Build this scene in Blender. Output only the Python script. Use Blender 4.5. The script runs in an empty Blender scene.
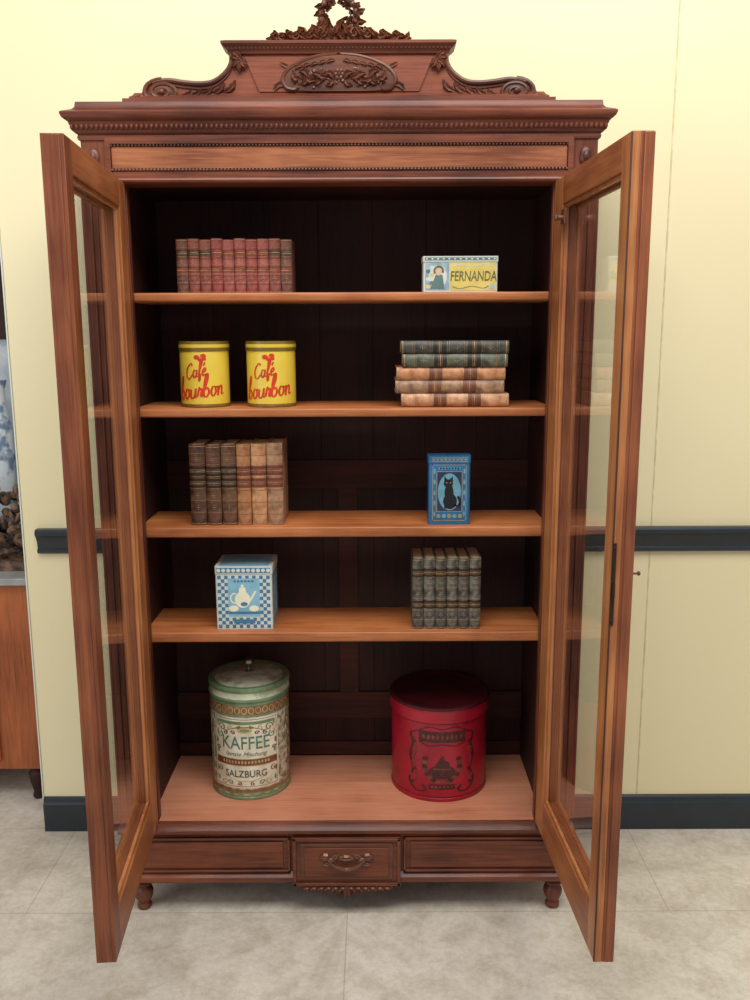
import bpy, bmesh, math, random
from mathutils import Vector, Matrix
random.seed(7)
C = bpy.context.scene.collection
pi = math.pi
def S(r,g,b):
    def f(c):
        c/=255.0
        return c/12.92 if c<=0.04045 else ((c+0.055)/1.055)**2.4
    return (f(r),f(g),f(b),1.0)
# ---------------------------------------------------------------- materials
def base_mat(name):
    m=bpy.data.materials.new(name); m.use_nodes=True
    nt=m.node_tree; return m,nt,nt.nodes["Principled BSDF"]
def wood(name,dark,light,axis='z',rough=0.42,scale=1.0,bump=0.15,coat=0.05):
    m,nt,b=base_mat(name); N=nt.nodes; L=nt.links
    tc=N.new('ShaderNodeTexCoord'); mp=N.new('ShaderNodeMapping')
    st={'x':(1.1,22,22),'y':(22,1.1,22),'z':(22,22,1.1)}[axis]
    mp.inputs['Scale'].default_value=[s*scale for s in st]
    L.new(tc.outputs['Object'],mp.inputs['Vector'])
    n1=N.new('ShaderNodeTexNoise'); n1.inputs['Scale'].default_value=1.6; n1.inputs['Detail'].default_value=8; n1.inputs['Distortion'].default_value=1.0
    L.new(mp.outputs[0],n1.inputs['Vector'])
    n2=N.new('ShaderNodeTexNoise'); n2.inputs['Scale'].default_value=9; n2.inputs['Detail'].default_value=5
    L.new(mp.outputs[0],n2.inputs['Vector'])
    n3=N.new('ShaderNodeTexNoise'); n3.inputs['Scale'].default_value=4.5; n3.inputs['Detail'].default_value=6
    L.new(tc.outputs['Object'],n3.inputs['Vector'])
    a=N.new('ShaderNodeMath'); a.operation='MULTIPLY_ADD'; a.inputs[1].default_value=0.45
    L.new(n2.outputs['Fac'],a.inputs[0]); 
    a0=N.new('ShaderNodeMath'); a0.operation='MULTIPLY'; a0.inputs[1].default_value=0.55; L.new(n1.outputs['Fac'],a0.inputs[0]); L.new(a0.outputs[0],a.inputs[2])
    a2=N.new('ShaderNodeMath'); a2.operation='MULTIPLY_ADD'; a2.inputs[1].default_value=0.7
    L.new(n3.outputs['Fac'],a2.inputs[0]); L.new(a.outputs[0],a2.inputs[2])
    mr=N.new('ShaderNodeMapRange'); mr.inputs[1].default_value=0.58; mr.inputs[2].default_value=1.10; L.new(a2.outputs[0],mr.inputs[0])
    r=N.new('ShaderNodeValToRGB'); r.color_ramp.elements[0].position=0.0; r.color_ramp.elements[0].color=tuple(x*0.66 for x in dark[:3])+(1,)
    r.color_ramp.elements[1].position=1.0; r.color_ramp.elements[1].color=light
    e=r.color_ramp.elements.new(0.25); e.color=dark
    L.new(mr.outputs[0],r.inputs['Fac']); L.new(r.outputs['Color'],b.inputs['Base Color'])
    b.inputs['Roughness'].default_value=rough; b.inputs['Specular IOR Level'].default_value=0.4
    b.inputs['Coat Weight'].default_value=coat; b.inputs['Coat Roughness'].default_value=0.2
    bp=N.new('ShaderNodeBump'); bp.inputs['Strength'].default_value=bump; bp.inputs['Distance'].default_value=0.002
    L.new(n2.outputs['Fac'],bp.inputs['Height']); L.new(bp.outputs[0],b.inputs['Normal'])
    return m
def paint(name,c,rough=0.5,var=0.15,scale=30,metal=0.0,c2=None,thr=(0.35,0.65),detail=4,bump=0.0):
    m,nt,b=base_mat(name); N=nt.nodes; L=nt.links
    tc=N.new('ShaderNodeTexCoord'); n=N.new('ShaderNodeTexNoise')
    n.inputs['Scale'].default_value=scale; n.inputs['Detail'].default_value=detail
    L.new(tc.outputs['Object'],n.inputs['Vector'])
    r=N.new('ShaderNodeValToRGB')
    if c2 is None:
        c0=tuple(x*(1-var) for x in c[:3])+(1,); c1=tuple(min(1,x*(1+var)) for x in c[:3])+(1,)
    else: c0,c1=c,c2
    r.color_ramp.elements[0].position=thr[0]; r.color_ramp.elements[0].color=c0
    r.color_ramp.elements[1].position=thr[1]; r.color_ramp.elements[1].color=c1
    L.new(n.outputs['Fac'],r.inputs['Fac']); L.new(r.outputs['Color'],b.inputs['Base Color'])
    b.inputs['Roughness'].default_value=rough; b.inputs['Metallic'].default_value=metal
    if bump:
        bp=N.new('ShaderNodeBump'); bp.inputs['Strength'].default_value=bump; bp.inputs['Distance'].default_value=0.003
        L.new(n.outputs['Fac'],bp.inputs['Height']); L.new(bp.outputs[0],b.inputs['Normal'])
    return m
RD,RL=S(80,36,22),S(136,72,44)
wood_z=wood('mahogany_vertical',RD,RL,'z')
wood_x=wood('mahogany_horizontal',RD,RL,'x')
wood_corn=wood('mahogany_cornice',S(84,38,25),S(132,70,46),'x',rough=0.45)
wood_carve=wood('mahogany_carved',S(74,37,25),S(126,74,50),'x',rough=0.4,scale=0.5)
wood_ped=wood('pediment_field',S(104,48,30),S(150,80,50),'x',rough=0.45)
wood_friezep=wood('frieze_panel_wood',S(116,62,38),S(182,114,74),'x',rough=0.38)
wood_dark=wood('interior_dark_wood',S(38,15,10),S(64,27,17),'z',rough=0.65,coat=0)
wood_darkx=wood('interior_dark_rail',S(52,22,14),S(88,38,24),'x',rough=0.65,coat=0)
wood_or_z=wood('door_orange_vertical',S(150,88,50),S(202,134,80),'z',rough=0.4)
wood_or_x=wood('door_orange_horizontal',S(132,74,42),S(182,112,66),'x',rough=0.4)
wood_do_z=wood('door_brown_vertical',S(110,58,36),S(160,92,58),'z',rough=0.42)
wood_dl_z=wood('door_redbrown_vertical',S(102,50,30),S(152,86,52),'z',rough=0.42)
wood_do_x=wood('door_brown_horizontal',S(104,54,34),S(152,86,54),'x',rough=0.42)
wood_shelf=wood('shelf_wood',S(152,86,46),S(198,124,74),'x',rough=0.42)
wood_deck=wood('deck_wood',S(192,122,90),S(216,150,118),'x',rough=0.6,coat=0)
wood_side=wood('side_cabinet_wood',S(140,72,38),S(186,104,58),'z',rough=0.4)
dark_line=paint('dark_edge',S(62,34,24),0.6)
brass=paint('dark_bronze',S(118,82,62),0.38,metal=0.4,scale=60)
iron=paint('dark_iron',S(52,38,30),0.5,metal=0.5)
# glass: clear thin pane whose reflection rises towards grazing angles (schlick curve)
def glass_mat():
    m=bpy.data.materials.new('window_glass'); m.use_nodes=True; nt=m.node_tree; N=nt.nodes; L=nt.links
    N.clear(); o=N.new('ShaderNodeOutputMaterial'); mx=N.new('ShaderNodeMixShader')
    t=N.new('ShaderNodeBsdfTransparent'); t.inputs[0].default_value=(0.995,1.0,0.99,1)
    g=N.new('ShaderNodeBsdfGlossy'); g.inputs['Roughness'].default_value=0.0; g.inputs[0].default_value=(1,1,1,1)
    lw=N.new('ShaderNodeLayerWeight'); lw.inputs[0].default_value=0.5
    p=N.new('ShaderNodeMath'); p.operation='POWER'; p.inputs[1].default_value=5.0; L.new(lw.outputs['Facing'],p.inputs[0])
    f=N.new('ShaderNodeMath'); f.operation='MULTIPLY_ADD'; f.inputs[1].default_value=0.80; f.inputs[2].default_value=0.04; L.new(p.outputs[0],f.inputs[0])
    L.new(f.outputs[0],mx.inputs[0]); L.new(t.outputs[0],mx.inputs[1]); L.new(g.outputs[0],mx.inputs[2]); L.new(mx.outputs[0],o.inputs[0])
    return m
glass=glass_mat()
# ---------------------------------------------------------------- mesh builder
class MB:
    def __init__(s): s.v=[];s.f=[];s.m=[]
    def add(s,vs,fs,mat=0):
        o=len(s.v); s.v+= [tuple(v) for v in vs]
        for f in fs: s.f.append([i+o for i in f]); s.m.append(mat)
    def box(s,x0,x1,y0,y1,z0,z1,mat=0):
        x0,x1=sorted((x0,x1)); y0,y1=sorted((y0,y1)); z0,z1=sorted((z0,z1))
        s.add([(x0,y0,z0),(x1,y0,z0),(x1,y1,z0),(x0,y1,z0),(x0,y0,z1),(x1,y0,z1),(x1,y1,z1),(x0,y1,z1)],
              [(0,3,2,1),(4,5,6,7),(0,1,5,4),(1,2,6,5),(2,3,7,6),(3,0,4,7)],mat)
    def rbox(s,x0,x1,y0,y1,z0,z1,r,mat=0,n=5):
        pts=[]
        for cx,cy,a0 in ((x1-r,y1-r,0),(x0+r,y1-r,pi/2),(x0+r,y0+r,pi),(x1-r,y0+r,1.5*pi)):
            for i in range(n+1):
                a=a0+i/n*pi/2; pts.append((cx+r*math.cos(a),cy+r*math.sin(a)))
        k=len(pts)
        s.add([(p[0],p[1],z0) for p in pts]+[(p[0],p[1],z1) for p in pts],
              [(i,(i+1)%k,k+(i+1)%k,k+i) for i in range(k)]+[list(range(k))[::-1],list(range(k,2*k))],mat)
    def prism_xz(s,pts,y0,y1,mat=0):
        k=len(pts)
        s.add([(p[0],y0,p[1]) for p in pts]+[(p[0],y1,p[1]) for p in pts],
              [(i,(i+1)%k,k+(i+1)%k,k+i) for i in range(k)]+[list(range(k))[::-1],list(range(k,2*k))],mat)
    def prism_yz(s,pts,x0,x1,mat=0):
        k=len(pts)
        s.add([(x0,p[0],p[1]) for p in pts]+[(x1,p[0],p[1]) for p in pts],
              [(i,(i+1)%k,k+(i+1)%k,k+i) for i in range(k)]+[list(range(k))[::-1],list(range(k,2*k))],mat)
    def sweep_u(s,prof,hx,yf,yb,mat=0):
        vs=[];fs=[]
        for o,z in prof:
            vs+=[(-hx-o,yb,z),(-hx-o,yf-o,z),(hx+o,yf-o,z),(hx+o,yb,z)]
        for i in range(len(prof)-1):
            for j in range(3):
                a=i*4+j; fs.append((a,a+1,a+5,a+4))
            fs.append((i*4+3,i*4,i*4+4,i*4+7))
        t=(len(prof)-1)*4
        fs.append((0,3,2,1)); fs.append((t,t+1,t+2,t+3))
        s.add(vs,fs,mat)
    def lathe(s,prof,cx=0,cy=0,n=40,mat=0,mats=None):
        k=len(prof); vs=[]
        for r,z in prof:
            for j in range(n):
                a=2*pi*j/n; vs.append((cx+r*math.cos(a),cy+r*math.sin(a),z))
        for i in range(k-1):
            s_f=[(i*n+j,i*n+(j+1)%n,(i+1)*n+(j+1)%n,(i+1)*n+j) for j in range(n)]
            if i==0: s.add(vs,s_f,mats[0] if mats else mat); off=len(s.v)-len(vs)
            else:
                for f in s_f: s.f.append([q+off for q in f]); s.m.append(mats[i] if mats else mat)
        if prof[0][0]>0: s.f.append([off+j for j in range(n)][::-1]); s.m.append(mats[0] if mats else mat)
        if prof[-1][0]>0: s.f.append([off+(k-1)*n+j for j in range(n)]); s.m.append(mats[-1] if mats else mat)
    def ell(s,c,r,mat=0,nu=8,nv=6,rot=0.0):
        vs=[];fs=[]; cr,sr=math.cos(rot),math.sin(rot)
        for i in range(nv+1):
            t=pi*i/nv
            for j in range(nu):
                a=2*pi*j/nu
                x,y,z=r[0]*math.sin(t)*math.cos(a),r[1]*math.sin(t)*math.sin(a),r[2]*math.cos(t)
                vs.append((c[0]+x*cr-z*sr,c[1]+y,c[2]+x*sr+z*cr))
        for i in range(nv):
            for j in range(nu):
                fs.append((i*nu+j,(i+1)*nu+j,(i+1)*nu+(j+1)%nu,i*nu+(j+1)%nu))
        s.add(vs,fs,mat)
    def tube(s,path,rad,mat=0,n=8,flat=1.0):
        path=[Vector(p) for p in path]; k=len(path)
        if not isinstance(rad,(list,tuple)): rad=[rad]*k
        vs=[];fs=[]; up=Vector((0,1,0))
        for i,p in enumerate(path):
            d=(path[min(i+1,k-1)]-path[max(i-1,0)]).normalized()
            a=d.cross(up)
            if a.length<1e-4: a=Vector((1,0,0))
            a.normalize(); b=d.cross(a).normalized()
            for j in range(n):
                t=2*pi*j/n; vs.append(p+a*math.cos(t)*rad[i]+b*math.sin(t)*rad[i]*flat)
        for i in range(k-1):
            for j in range(n):
                fs.append((i*n+j,i*n+(j+1)%n,(i+1)*n+(j+1)%n,(i+1)*n+j))
        fs.append(list(range(n))[::-1]); fs.append(list(range((k-1)*n,k*n)))
        s.add(vs,fs,mat)
    def leaf(s,p0,p1,w,h,y=0,mat=0,curl=0.0,n=9):
        p0=Vector((p0[0],p0[1]));p1=Vector((p1[0],p1[1])); d=p1-p0; Ln=d.length; q=Vector((-d.y,d.x)).normalized()
        vs=[];fs=[]
        for i in range(n+1):
            t=i/n; c=p0+d*t+q*curl*Ln*math.sin(pi*t)
            hw=w*0.5*max(0.05,math.sin(pi*(t*0.9+0.08)))**0.8*(1+0.22*math.sin(7*pi*t)); hh=h*(math.sin(pi*t)*0.7+0.35)
            for o,e in ((-1,0),(-0.55,1.0),(0,0.55),(0.55,1.0),(1,0)):
                pp=c+q*hw*o; vs.append((pp.x,y-hh*e,pp.y))
        for i in range(n):
            for j in range(4):
                a=i*5+j; fs.append((a,a+1,a+6,a+5))
        s.add(vs,fs,mat)
    def build(s,name,mats,parent=None,loc=(0,0,0),rotz=0.0,bevel=0.0,smooth=True,ang=35,normals=True):
        me=bpy.data.meshes.new(name); me.from_pydata(s.v,[],s.f)
        for m in mats: me.materials.append(m)
        me.polygons.foreach_set('material_index',s.m); me.update()
        if normals:
            bm=bmesh.new(); bm.from_mesh(me); bmesh.ops.recalc_face_normals(bm,faces=bm.faces); bm.to_mesh(me); bm.free()
        if smooth:
            me.polygons.foreach_set('use_smooth',[True]*len(me.polygons)); me.set_sharp_from_angle(angle=math.radians(ang))
        ob=bpy.data.objects.new(name,me); C.objects.link(ob)
        ob.location=loc; ob.rotation_euler=(0,0,rotz)
        if parent: ob.parent=parent
        if bevel:
            md=ob.modifiers.new('bevel','BEVEL'); md.width=bevel; md.segments=2; md.limit_method='ANGLE'; md.angle_limit=math.radians(50)
        return ob
def tag(o,label,cat,group=None):
    o['label']=label; o['category']=cat
    if group: o['group']=group
def struct(o): o['kind']='structure'
# decal helpers
def flat(yf=0.0): return lambda u,v,o:(u,yf-o,v)
def cyl(R): return lambda u,v,o:((R+o)*math.sin(u/R),-(R+o)*math.cos(u/R),v)
def patch(mb,fm,u0,u1,v0,v1,off,mat,n=10):
    vs=[];fs=[]
    for i in range(n+1):
        u=u0+(u1-u0)*i/n; vs+=[fm(u,v0,off),fm(u,v1,off)]
    for i in range(n): fs.append((2*i,2*i+2,2*i+3,2*i+1))
    mb.add(vs,fs,mat)
def disc(mb,fm,cu,cv,ru,rv,off,mat,n=16):
    vs=[];fs=[]
    for i in range(n+1):
        a=pi*i/n; u=-math.cos(a)*ru; h=math.sin(a)*rv+1e-5
        vs+=[fm(cu+u,cv-h,off),fm(cu+u,cv+h,off)]
    for i in range(n): fs.append((2*i,2*i+2,2*i+3,2*i+1))
    mb.add(vs,fs,mat)
def ring(mb,fm,cu,cv,ru,rv,w,off,mat,n=28,a0=0,a1=2*pi):
    vs=[];fs=[]
    for i in range(n+1):
        a=a0+(a1-a0)*i/n
        vs+=[fm(cu+ru*math.cos(a),cv+rv*math.sin(a),off),fm(cu+(ru-w)*math.cos(a),cv+(rv-w)*math.sin(a),off)]
    for i in range(n): fs.append((2*i,2*i+2,2*i+3,2*i+1))
    mb.add(vs,fs,mat)
def stroke(mb,fm,P,w,off,mat,k=6):
    pts=[]
    for i in range(len(P)-1):
        p0=P[max(i-1,0)];p1=P[i];p2=P[i+1];p3=P[min(i+2,len(P)-1)]
        for j in range(k):
            t=j/k
            pts.append(tuple(0.5*((2*p1[a])+(-p0[a]+p2[a])*t+(2*p0[a]-5*p1[a]+4*p2[a]-p3[a])*t*t+(-p0[a]+3*p1[a]-3*p2[a]+p3[a])*t**3) for a in (0,1)))
    pts.append(P[-1]); n=len(pts); vs=[];fs=[]
    for i,p in enumerate(pts):
        a=pts[max(i-1,0)]; b=pts[min(i+1,n-1)]; dx,dy=b[0]-a[0],b[1]-a[1]; l=math.hypot(dx,dy) or 1
        ww=w*(0.45+0.85*abs(dy)/l)/2
        nx,ny=-dy/l*ww,dx/l*ww
        vs+=[fm(p[0]+nx,p[1]+ny,off),fm(p[0]-nx,p[1]-ny,off)]
    for i in range(n-1): fs.append((2*i,2*i+1,2*i+3,2*i+2))
    mb.add(vs,fs,mat)
def poly(mb,fm,pts,off,mat): mb.add([fm(p[0],p[1],off) for p in pts],[list(range(len(pts)))],mat)
def text(mb,fm,s,cu,cv,size,off,mat,shear=0.0,rot=0.0,sx=1.0,bold=0.0):
    cu_=bpy.data.curves.new('t','FONT'); cu_.body=s; cu_.size=size; cu_.align_x='CENTER'; cu_.align_y='CENTER'
    cu_.shear=shear; cu_.offset=bold; cu_.resolution_u=3
    ob=bpy.data.objects.new('t',cu_); C.objects.link(ob)
    dg=bpy.context.evaluated_depsgraph_get(); dg.update(); e=ob.evaluated_get(dg); me=e.to_mesh()
    cr,sr=math.cos(rot),math.sin(rot)
    vs=[]
    for v in me.vertices:
        x,y=v.co.x*sx,v.co.y; vs.append(fm(cu+x*cr-y*sr,cv+x*sr+y*cr,off))
    fs=[list(p.vertices) for p in me.polygons]
    e.to_mesh_clear(); bpy.data.objects.remove(ob); bpy.data.curves.remove(cu_)
    if vs: mb.add(vs,fs,mat)

# ================================================================= ROOM
def wallmat():
    m,nt,b=base_mat('painted_plaster'); N=nt.nodes; L=nt.links
    tc=N.new('ShaderNodeTexCoord'); n=N.new('ShaderNodeTexNoise'); n.inputs['Scale'].default_value=0.8; n.inputs['Detail'].default_value=4
    L.new(tc.outputs['Object'],n.inputs['Vector'])
    r=N.new('ShaderNodeValToRGB'); r.color_ramp.elements[0].position=0.35; r.color_ramp.elements[1].position=0.7
    r.color_ramp.elements[0].color=S(236,222,178); r.color_ramp.elements[1].color=S(240,227,187)
    L.new(n.outputs['Fac'],r.inputs[0]); L.new(r.outputs[0],b.inputs['Base Color'])
    b.inputs['Roughness'].default_value=0.42
    n2=N.new('ShaderNodeTexNoise'); n2.inputs['Scale'].default_value=90; L.new(tc.outputs['Object'],n2.inputs['Vector'])
    bp=N.new('ShaderNodeBump'); bp.inputs['Strength'].default_value=0.05; L.new(n2.outputs['Fac'],bp.inputs['Height']); L.new(bp.outputs[0],b.inputs['Normal'])
    return m
wm=wallmat()
YW=0.458; XE=-1.052
mb=MB(); mb.box(XE,3.2,YW,YW+0.12,0,3.6); w=mb.build('wall_back',[wm]); struct(w)
mb=MB(); mb.box(-3.2,-0.9,2.3,2.4,0,3.6); w=mb.build('wall_far',[paint('far_wall',S(190,196,198),0.7)]); struct(w)
def floormat():
    m,nt,b=base_mat('pale_stone_floor'); N=nt.nodes; L=nt.links
    tc=N.new('ShaderNodeTexCoord'); br=N.new('ShaderNodeTexBrick')
    br.offset=0.5; br.inputs['Scale'].default_value=1.0; br.inputs['Brick Width'].default_value=1.9; br.inputs['Row Height'].default_value=0.46
    br.inputs['Mortar Size'].default_value=0.003; br.inputs['Mortar Smooth'].default_value=1.0
    br.inputs['Color1'].default_value=S(216,207,194); br.inputs['Color2'].default_value=S(211,202,188); br.inputs['Mortar'].default_value=S(184,172,156)
    L.new(tc.outputs['Object'],br.inputs['Vector'])
    cur=br.outputs['Color']
    for sc,lo,hi,p0,p1 in ((2.6,(0.80,0.78,0.74,1),(1.03,1.03,1.02,1),0.36,0.58),(11,(0.84,0.81,0.77,1),(1.03,1.03,1.03,1),0.36,0.54),(50,(0.88,0.86,0.83,1),(1.03,1.03,1.03,1),0.36,0.58)):
        n=N.new('ShaderNodeTexNoise'); n.inputs['Scale'].default_value=sc; n.inputs['Detail'].default_value=9; n.inputs['Roughness'].default_value=0.7
        L.new(tc.outputs['Object'],n.inputs['Vector'])
        r=N.new('ShaderNodeValToRGB'); r.color_ramp.elements[0].position=p0; r.color_ramp.elements[0].color=lo
        r.color_ramp.elements[1].position=p1; r.color_ramp.elements[1].color=hi
        L.new(n.outputs['Fac'],r.inputs[0])
        mx=N.new('ShaderNodeMix'); mx.data_type='RGBA'; mx.blend_type='MULTIPLY'; mx.inputs[0].default_value=0.9
        L.new(cur,mx.inputs[6]); L.new(r.outputs[0],mx.inputs[7]); cur=mx.outputs[2]
    L.new(cur,b.inputs['Base Color'])
    b.inputs['Roughness'].default_value=0.24
    return m
mb=MB(); mb.box(-3.2,3.2,-3.4,2.4,-0.05,0); fl=mb.build('floor',[floormat()]); struct(fl)
slate=paint('slate_blue_paint',S(38,45,51),0.36,0.1,12)
def long_mould(name,prof,x0,x1,mat):
    mb=MB(); mb.prism_yz([(YW-o,z) for o,z in prof],x0,x1)
    o=mb.build(name,[mat],ang=25); struct(o); return o
long_mould('baseboard_back',[(0.0005,0.0005),(0.016,0.0005),(0.016,0.1),(0.012,0.106),(0.010,0.118),(0.003,0.123),(0.0005,0.123)],XE,3.2,slate)
long_mould('trim_1',[(0.0005,0.982),(0.012,0.982),(0.018,0.988),(0.018,0.995),(0.012,1.0),(0.014,1.02),(0.024,1.04),(0.03,1.045),(0.03,1.058),(0.024,1.064),(0.0005,1.064)],-1.006,3.2,slate)
mb=MB(); mb.box(0.978,0.982,YW-0.002,YW-0.0003,0.124,0.981); mb.box(0.978,0.982,YW-0.002,YW-0.0003,1.065,3.6)
o=mb.build('trim_2',[paint('panel_seam',S(216,203,160),0.6)]); struct(o)
mb=MB(); mb.box(XE-0.005,XE-0.001,YW-0.003,YW+0.124,0,3.6)
o=mb.build('trim_3',[paint('white_casing',S(224,226,214),0.5,0.0)]); struct(o)

# ================================================================= BOOKCASE
root=bpy.data.objects.new('bookcase',None); C.objects.link(root); root.empty_display_size=0.2
tag(root,'tall carved mahogany bookcase with two open glazed doors','bookcase')
ZC=0.297; ZT=2.055; HB=0.65; YB=0.433; HI=0.543; HL=0.566
mb=MB()
for s in (-1,1):
    mb.box(s*0.626,s*HB,0.06,YB,0.12,2.166,0)
    mb.box(s*0.588,s*HB,0.0,0.06,0.25,2.166,0)
    mb.box(s*HI,s*0.588,0.006,0.032,ZC,2.07,0)
    mb.box(s*HB,s*(HB+0.008),0.0,0.06,0.30,2.10,0); mb.box(s*HB,s*(HB+0.008),0.37,YB,0.30,2.10,0)
    mb.box(s*HB,s*(HB+0.008),0.06,0.37,0.30,0.38,0); mb.box(s*HB,s*(HB+0.008),0.06,0.37,1.1,1.18,0); mb.box(s*HB,s*(HB+0.008),0.06,0.37,2.02,2.10,0)
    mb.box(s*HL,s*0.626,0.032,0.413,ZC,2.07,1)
    for q in (0.600,0.615,0.630):
        mb.tube([(s*(q+0.003),-0.001,0.34),(s*(q+0.003),-0.001,2.04)],0.0035,0,6)
    mb.ell((s*0.619,-0.002,2.118),(0.016,0.008,0.024),2,12,8)
    mb.ell((s*0.619,-0.008,2.118),(0.008,0.006,0.012),2,10,6)
mb.box(-0.60,0.60,0.06,YB,2.07,2.09,1)
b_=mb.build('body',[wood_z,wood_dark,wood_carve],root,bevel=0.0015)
mb=MB()
nb=7; wbd=2*HL/nb
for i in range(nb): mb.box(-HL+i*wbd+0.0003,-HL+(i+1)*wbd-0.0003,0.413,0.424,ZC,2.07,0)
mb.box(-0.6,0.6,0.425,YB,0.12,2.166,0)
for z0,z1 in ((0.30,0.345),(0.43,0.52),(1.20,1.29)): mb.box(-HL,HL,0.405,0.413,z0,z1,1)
mb.box(-0.03,0.03,0.406,0.4125,0.52,1.2,1)
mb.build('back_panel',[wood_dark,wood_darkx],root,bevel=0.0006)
for z0,z1,yb in ((1.765,1.788,0.30),(1.460,1.483,0.30),(1.127,1.156,0.27),(0.823,0.852,0.27)):
    mb=MB(); r=(z1-z0)/2; zc=(z0+z1)/2
    pts=[(yb,z0),(yb,z1),(0.044,z1),(0.041,z1-0.002),(0.040,z1-0.005),(0.040,z0+0.005),(0.041,z0+0.002),(0.044,z0)]
    mb.prism_yz(pts,-HL+0.0005,HL-0.0005,0)
    mb.build('shelf',[wood_shelf],root,ang=40)
mb=MB(); mb.box(-HI+0.0005,HI-0.0005,0.0,0.033,0.272,ZC,0); mb.box(-HL+0.0005,HL-0.0005,0.033,0.404,0.272,ZC,0); mb.build('bottom_board',[wood_deck],root)
# frieze
mb=MB()
mb.box(-0.587,0.587,0.0,0.055,ZT,2.166,0)
mb.box(-0.587,0.587,-0.010,0.0,2.150,2.166,0)
mb.box(-0.587,0.587,-0.012,0.0,ZT,2.082,0)
mb.box(-0.587,-0.574,-0.010,0,2.082,2.150,0); mb.box(0.574,0.587,-0.010,0,2.082,2.150,0)
mb.box(-0.572,0.572,-0.004,0.0,2.092,2.143,1)
mb.tube([(-0.587,-0.012,2.062),(0.587,-0.012,2.062)],0.006,0,8)
for i in range(130):
    x=-0.572+i*1.144/129
    mb.ell((x,-0.005,2.088),(0.0042,0.004,0.0036),2,6,4); mb.ell((x,-0.005,2.147),(0.0042,0.004,0.0036),2,6,4)
mb.build('frieze',[wood_x,wood_friezep,wood_carve],root)
# cornice
CT=2.250
mb=MB()
prof=[(0,2.160),(0.004,2.160),(0.006,2.166),(0.004,2.172),(0.010,2.176),(0.012,2.184),(0.020,2.194),(0.022,2.201),(0.028,2.204),(0.034,2.209),(0.037,2.216),(0.037,2.221),(0.032,2.224),(0.024,2.227),(0.014,2.231),(0.008,2.237),(0.006,CT)]
mb.sweep_u(prof,HB,0,YB,0)
n=108
for i in range(n):
    x=-0.664+i*1.328/(n-1)
    mb.ell((x,-0.017,2.189),(0.0050,0.006,0.008),1,7,5)
for s in (-1,1):
    for i in range(33):
        mb.ell((s*(HB+0.016),0.0+i*0.013,2.189),(0.006,0.005,0.008),1,6,4)
mb.build('cornice',[wood_corn,wood_corn],root,ang=40)
# pediment
def smoothpts(P,k=6):
    out=[]
    for i in range(len(P)-1):
        p0=P[max(i-1,0)];p1=P[i];p2=P[i+1];p3=P[min(i+2,len(P)-1)]
        for j in range(k):
            t=j/k
            out.append(tuple(0.5*((2*p1[a])+(-p0[a]+p2[a])*t+(2*p0[a]-5*p1[a]+4*p2[a]-p3[a])*t*t+(-p0[a]+3*p1[a]-3*p2[a]+p3[a])*t**3) for a in (0,1)))
    out.append(P[-1]); return out
Sc=smoothpts([(0.505,2.262),(0.495,2.282),(0.468,2.304),(0.430,2.311),(0.390,2.306),(0.350,2.303),(0.315,2.308),(0.285,2.328),(0.270,2.350),(0.268,2.372)])
half=[(0.505,CT+0.008)]+Sc
outline=half+[(-x,z) for x,z in reversed(half)]
mb=MB()
mb.box(-0.54,0.54,0.0,0.09,CT,CT+0.009,0)
mb.prism_xz(outline,0.03,0.075,1)
mb.sweep_u([(0,CT+0.009),(0.012,CT+0.009),(0.012,CT+0.016),(0.004,CT+0.022),(0,CT+0.028)],0.515,0.028,0.08,0)
mb.sweep_u([(0,2.366),(0.006,2.368),(0.008,2.376),(0.016,2.382),(0.022,2.388),(0.022,2.394),(0.012,2.398),(0,2.400)],0.27,0.03,0.085,0)
for i in range(56):
    mb.ell((-0.276+i*0.552/55,0.019,2.380),(0.004,0.004,0.004),2,6,4)
mb.prism_xz([(-0.20,2.279),(0.20,2.279),(0.235,2.36),(-0.235,2.36)],0.025,0.032,1)
kid=[(0,2.364)]+smoothpts([(0.05,2.360),(0.09,2.349),(0.120,2.332),(0.136,2.310),(0.128,2.290),(0.10,2.281),(0.05,2.279)],4)+[(0,2.279)]
kid=kid+[(-x,z) for x,z in reversed(kid[1:-1])]
mb.prism_xz(kid,0.021,0.026,2)
pedi=mb.build('pediment',[wood_corn,wood_ped,wood_carve],root,ang=40)
for s in (-1,1):
    mb=MB()
    path=[(s*x,0.028,z-0.004) for x,z in Sc[12:]]
    mb.tube(path,[0.0065]*len(path),0,8)
    path=[(s*x,0.029,z-0.015) for x,z in Sc[14:-6]]
    mb.tube(path,[0.003]*len(path),0,6)
    sp=[]; rr=[]
    for i in range(50):
        t=i/49; a=pi/2-t*2.3*2*pi; r=0.031*(1-t)+0.005
        sp.append((s*(0.445+r*math.cos(a)*1.35),0.027-0.005*t,2.279+r*math.sin(a)*0.85)); rr.append(0.0058-0.002*t)
    mb.tube(sp,rr,0,7)
    mb.ell((s*0.445,0.028,2.279),(0.038,0.006,0.026),0,16,8)
    mb.ell((s*0.445,0.022,2.279),(0.008,0.008,0.007),0,10,6)
    mb.leaf((s*0.485,2.266),(s*0.532,2.262),0.018,0.010,0.028,0)
    for k,(dx,dz) in enumerate(((0.032,0.004),(0.026,-0.018),(0.008,-0.030),(0.030,0.018),(-0.012,-0.020))):
        mb.leaf((s*0.242,2.354),(s*(0.242+dx*0.9),2.354+dz),0.018,0.008,0.024,0,curl=0.1*s)
    for k in range(5):
        mb.leaf((s*(0.405-k*0.028),2.266+0.003*k),(s*(0.372-k*0.028),2.284+0.006*k),0.018,0.007,0.029,0,curl=0.15*s)
    mb.build('scroll_carving',[wood_carve],pedi)
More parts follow.
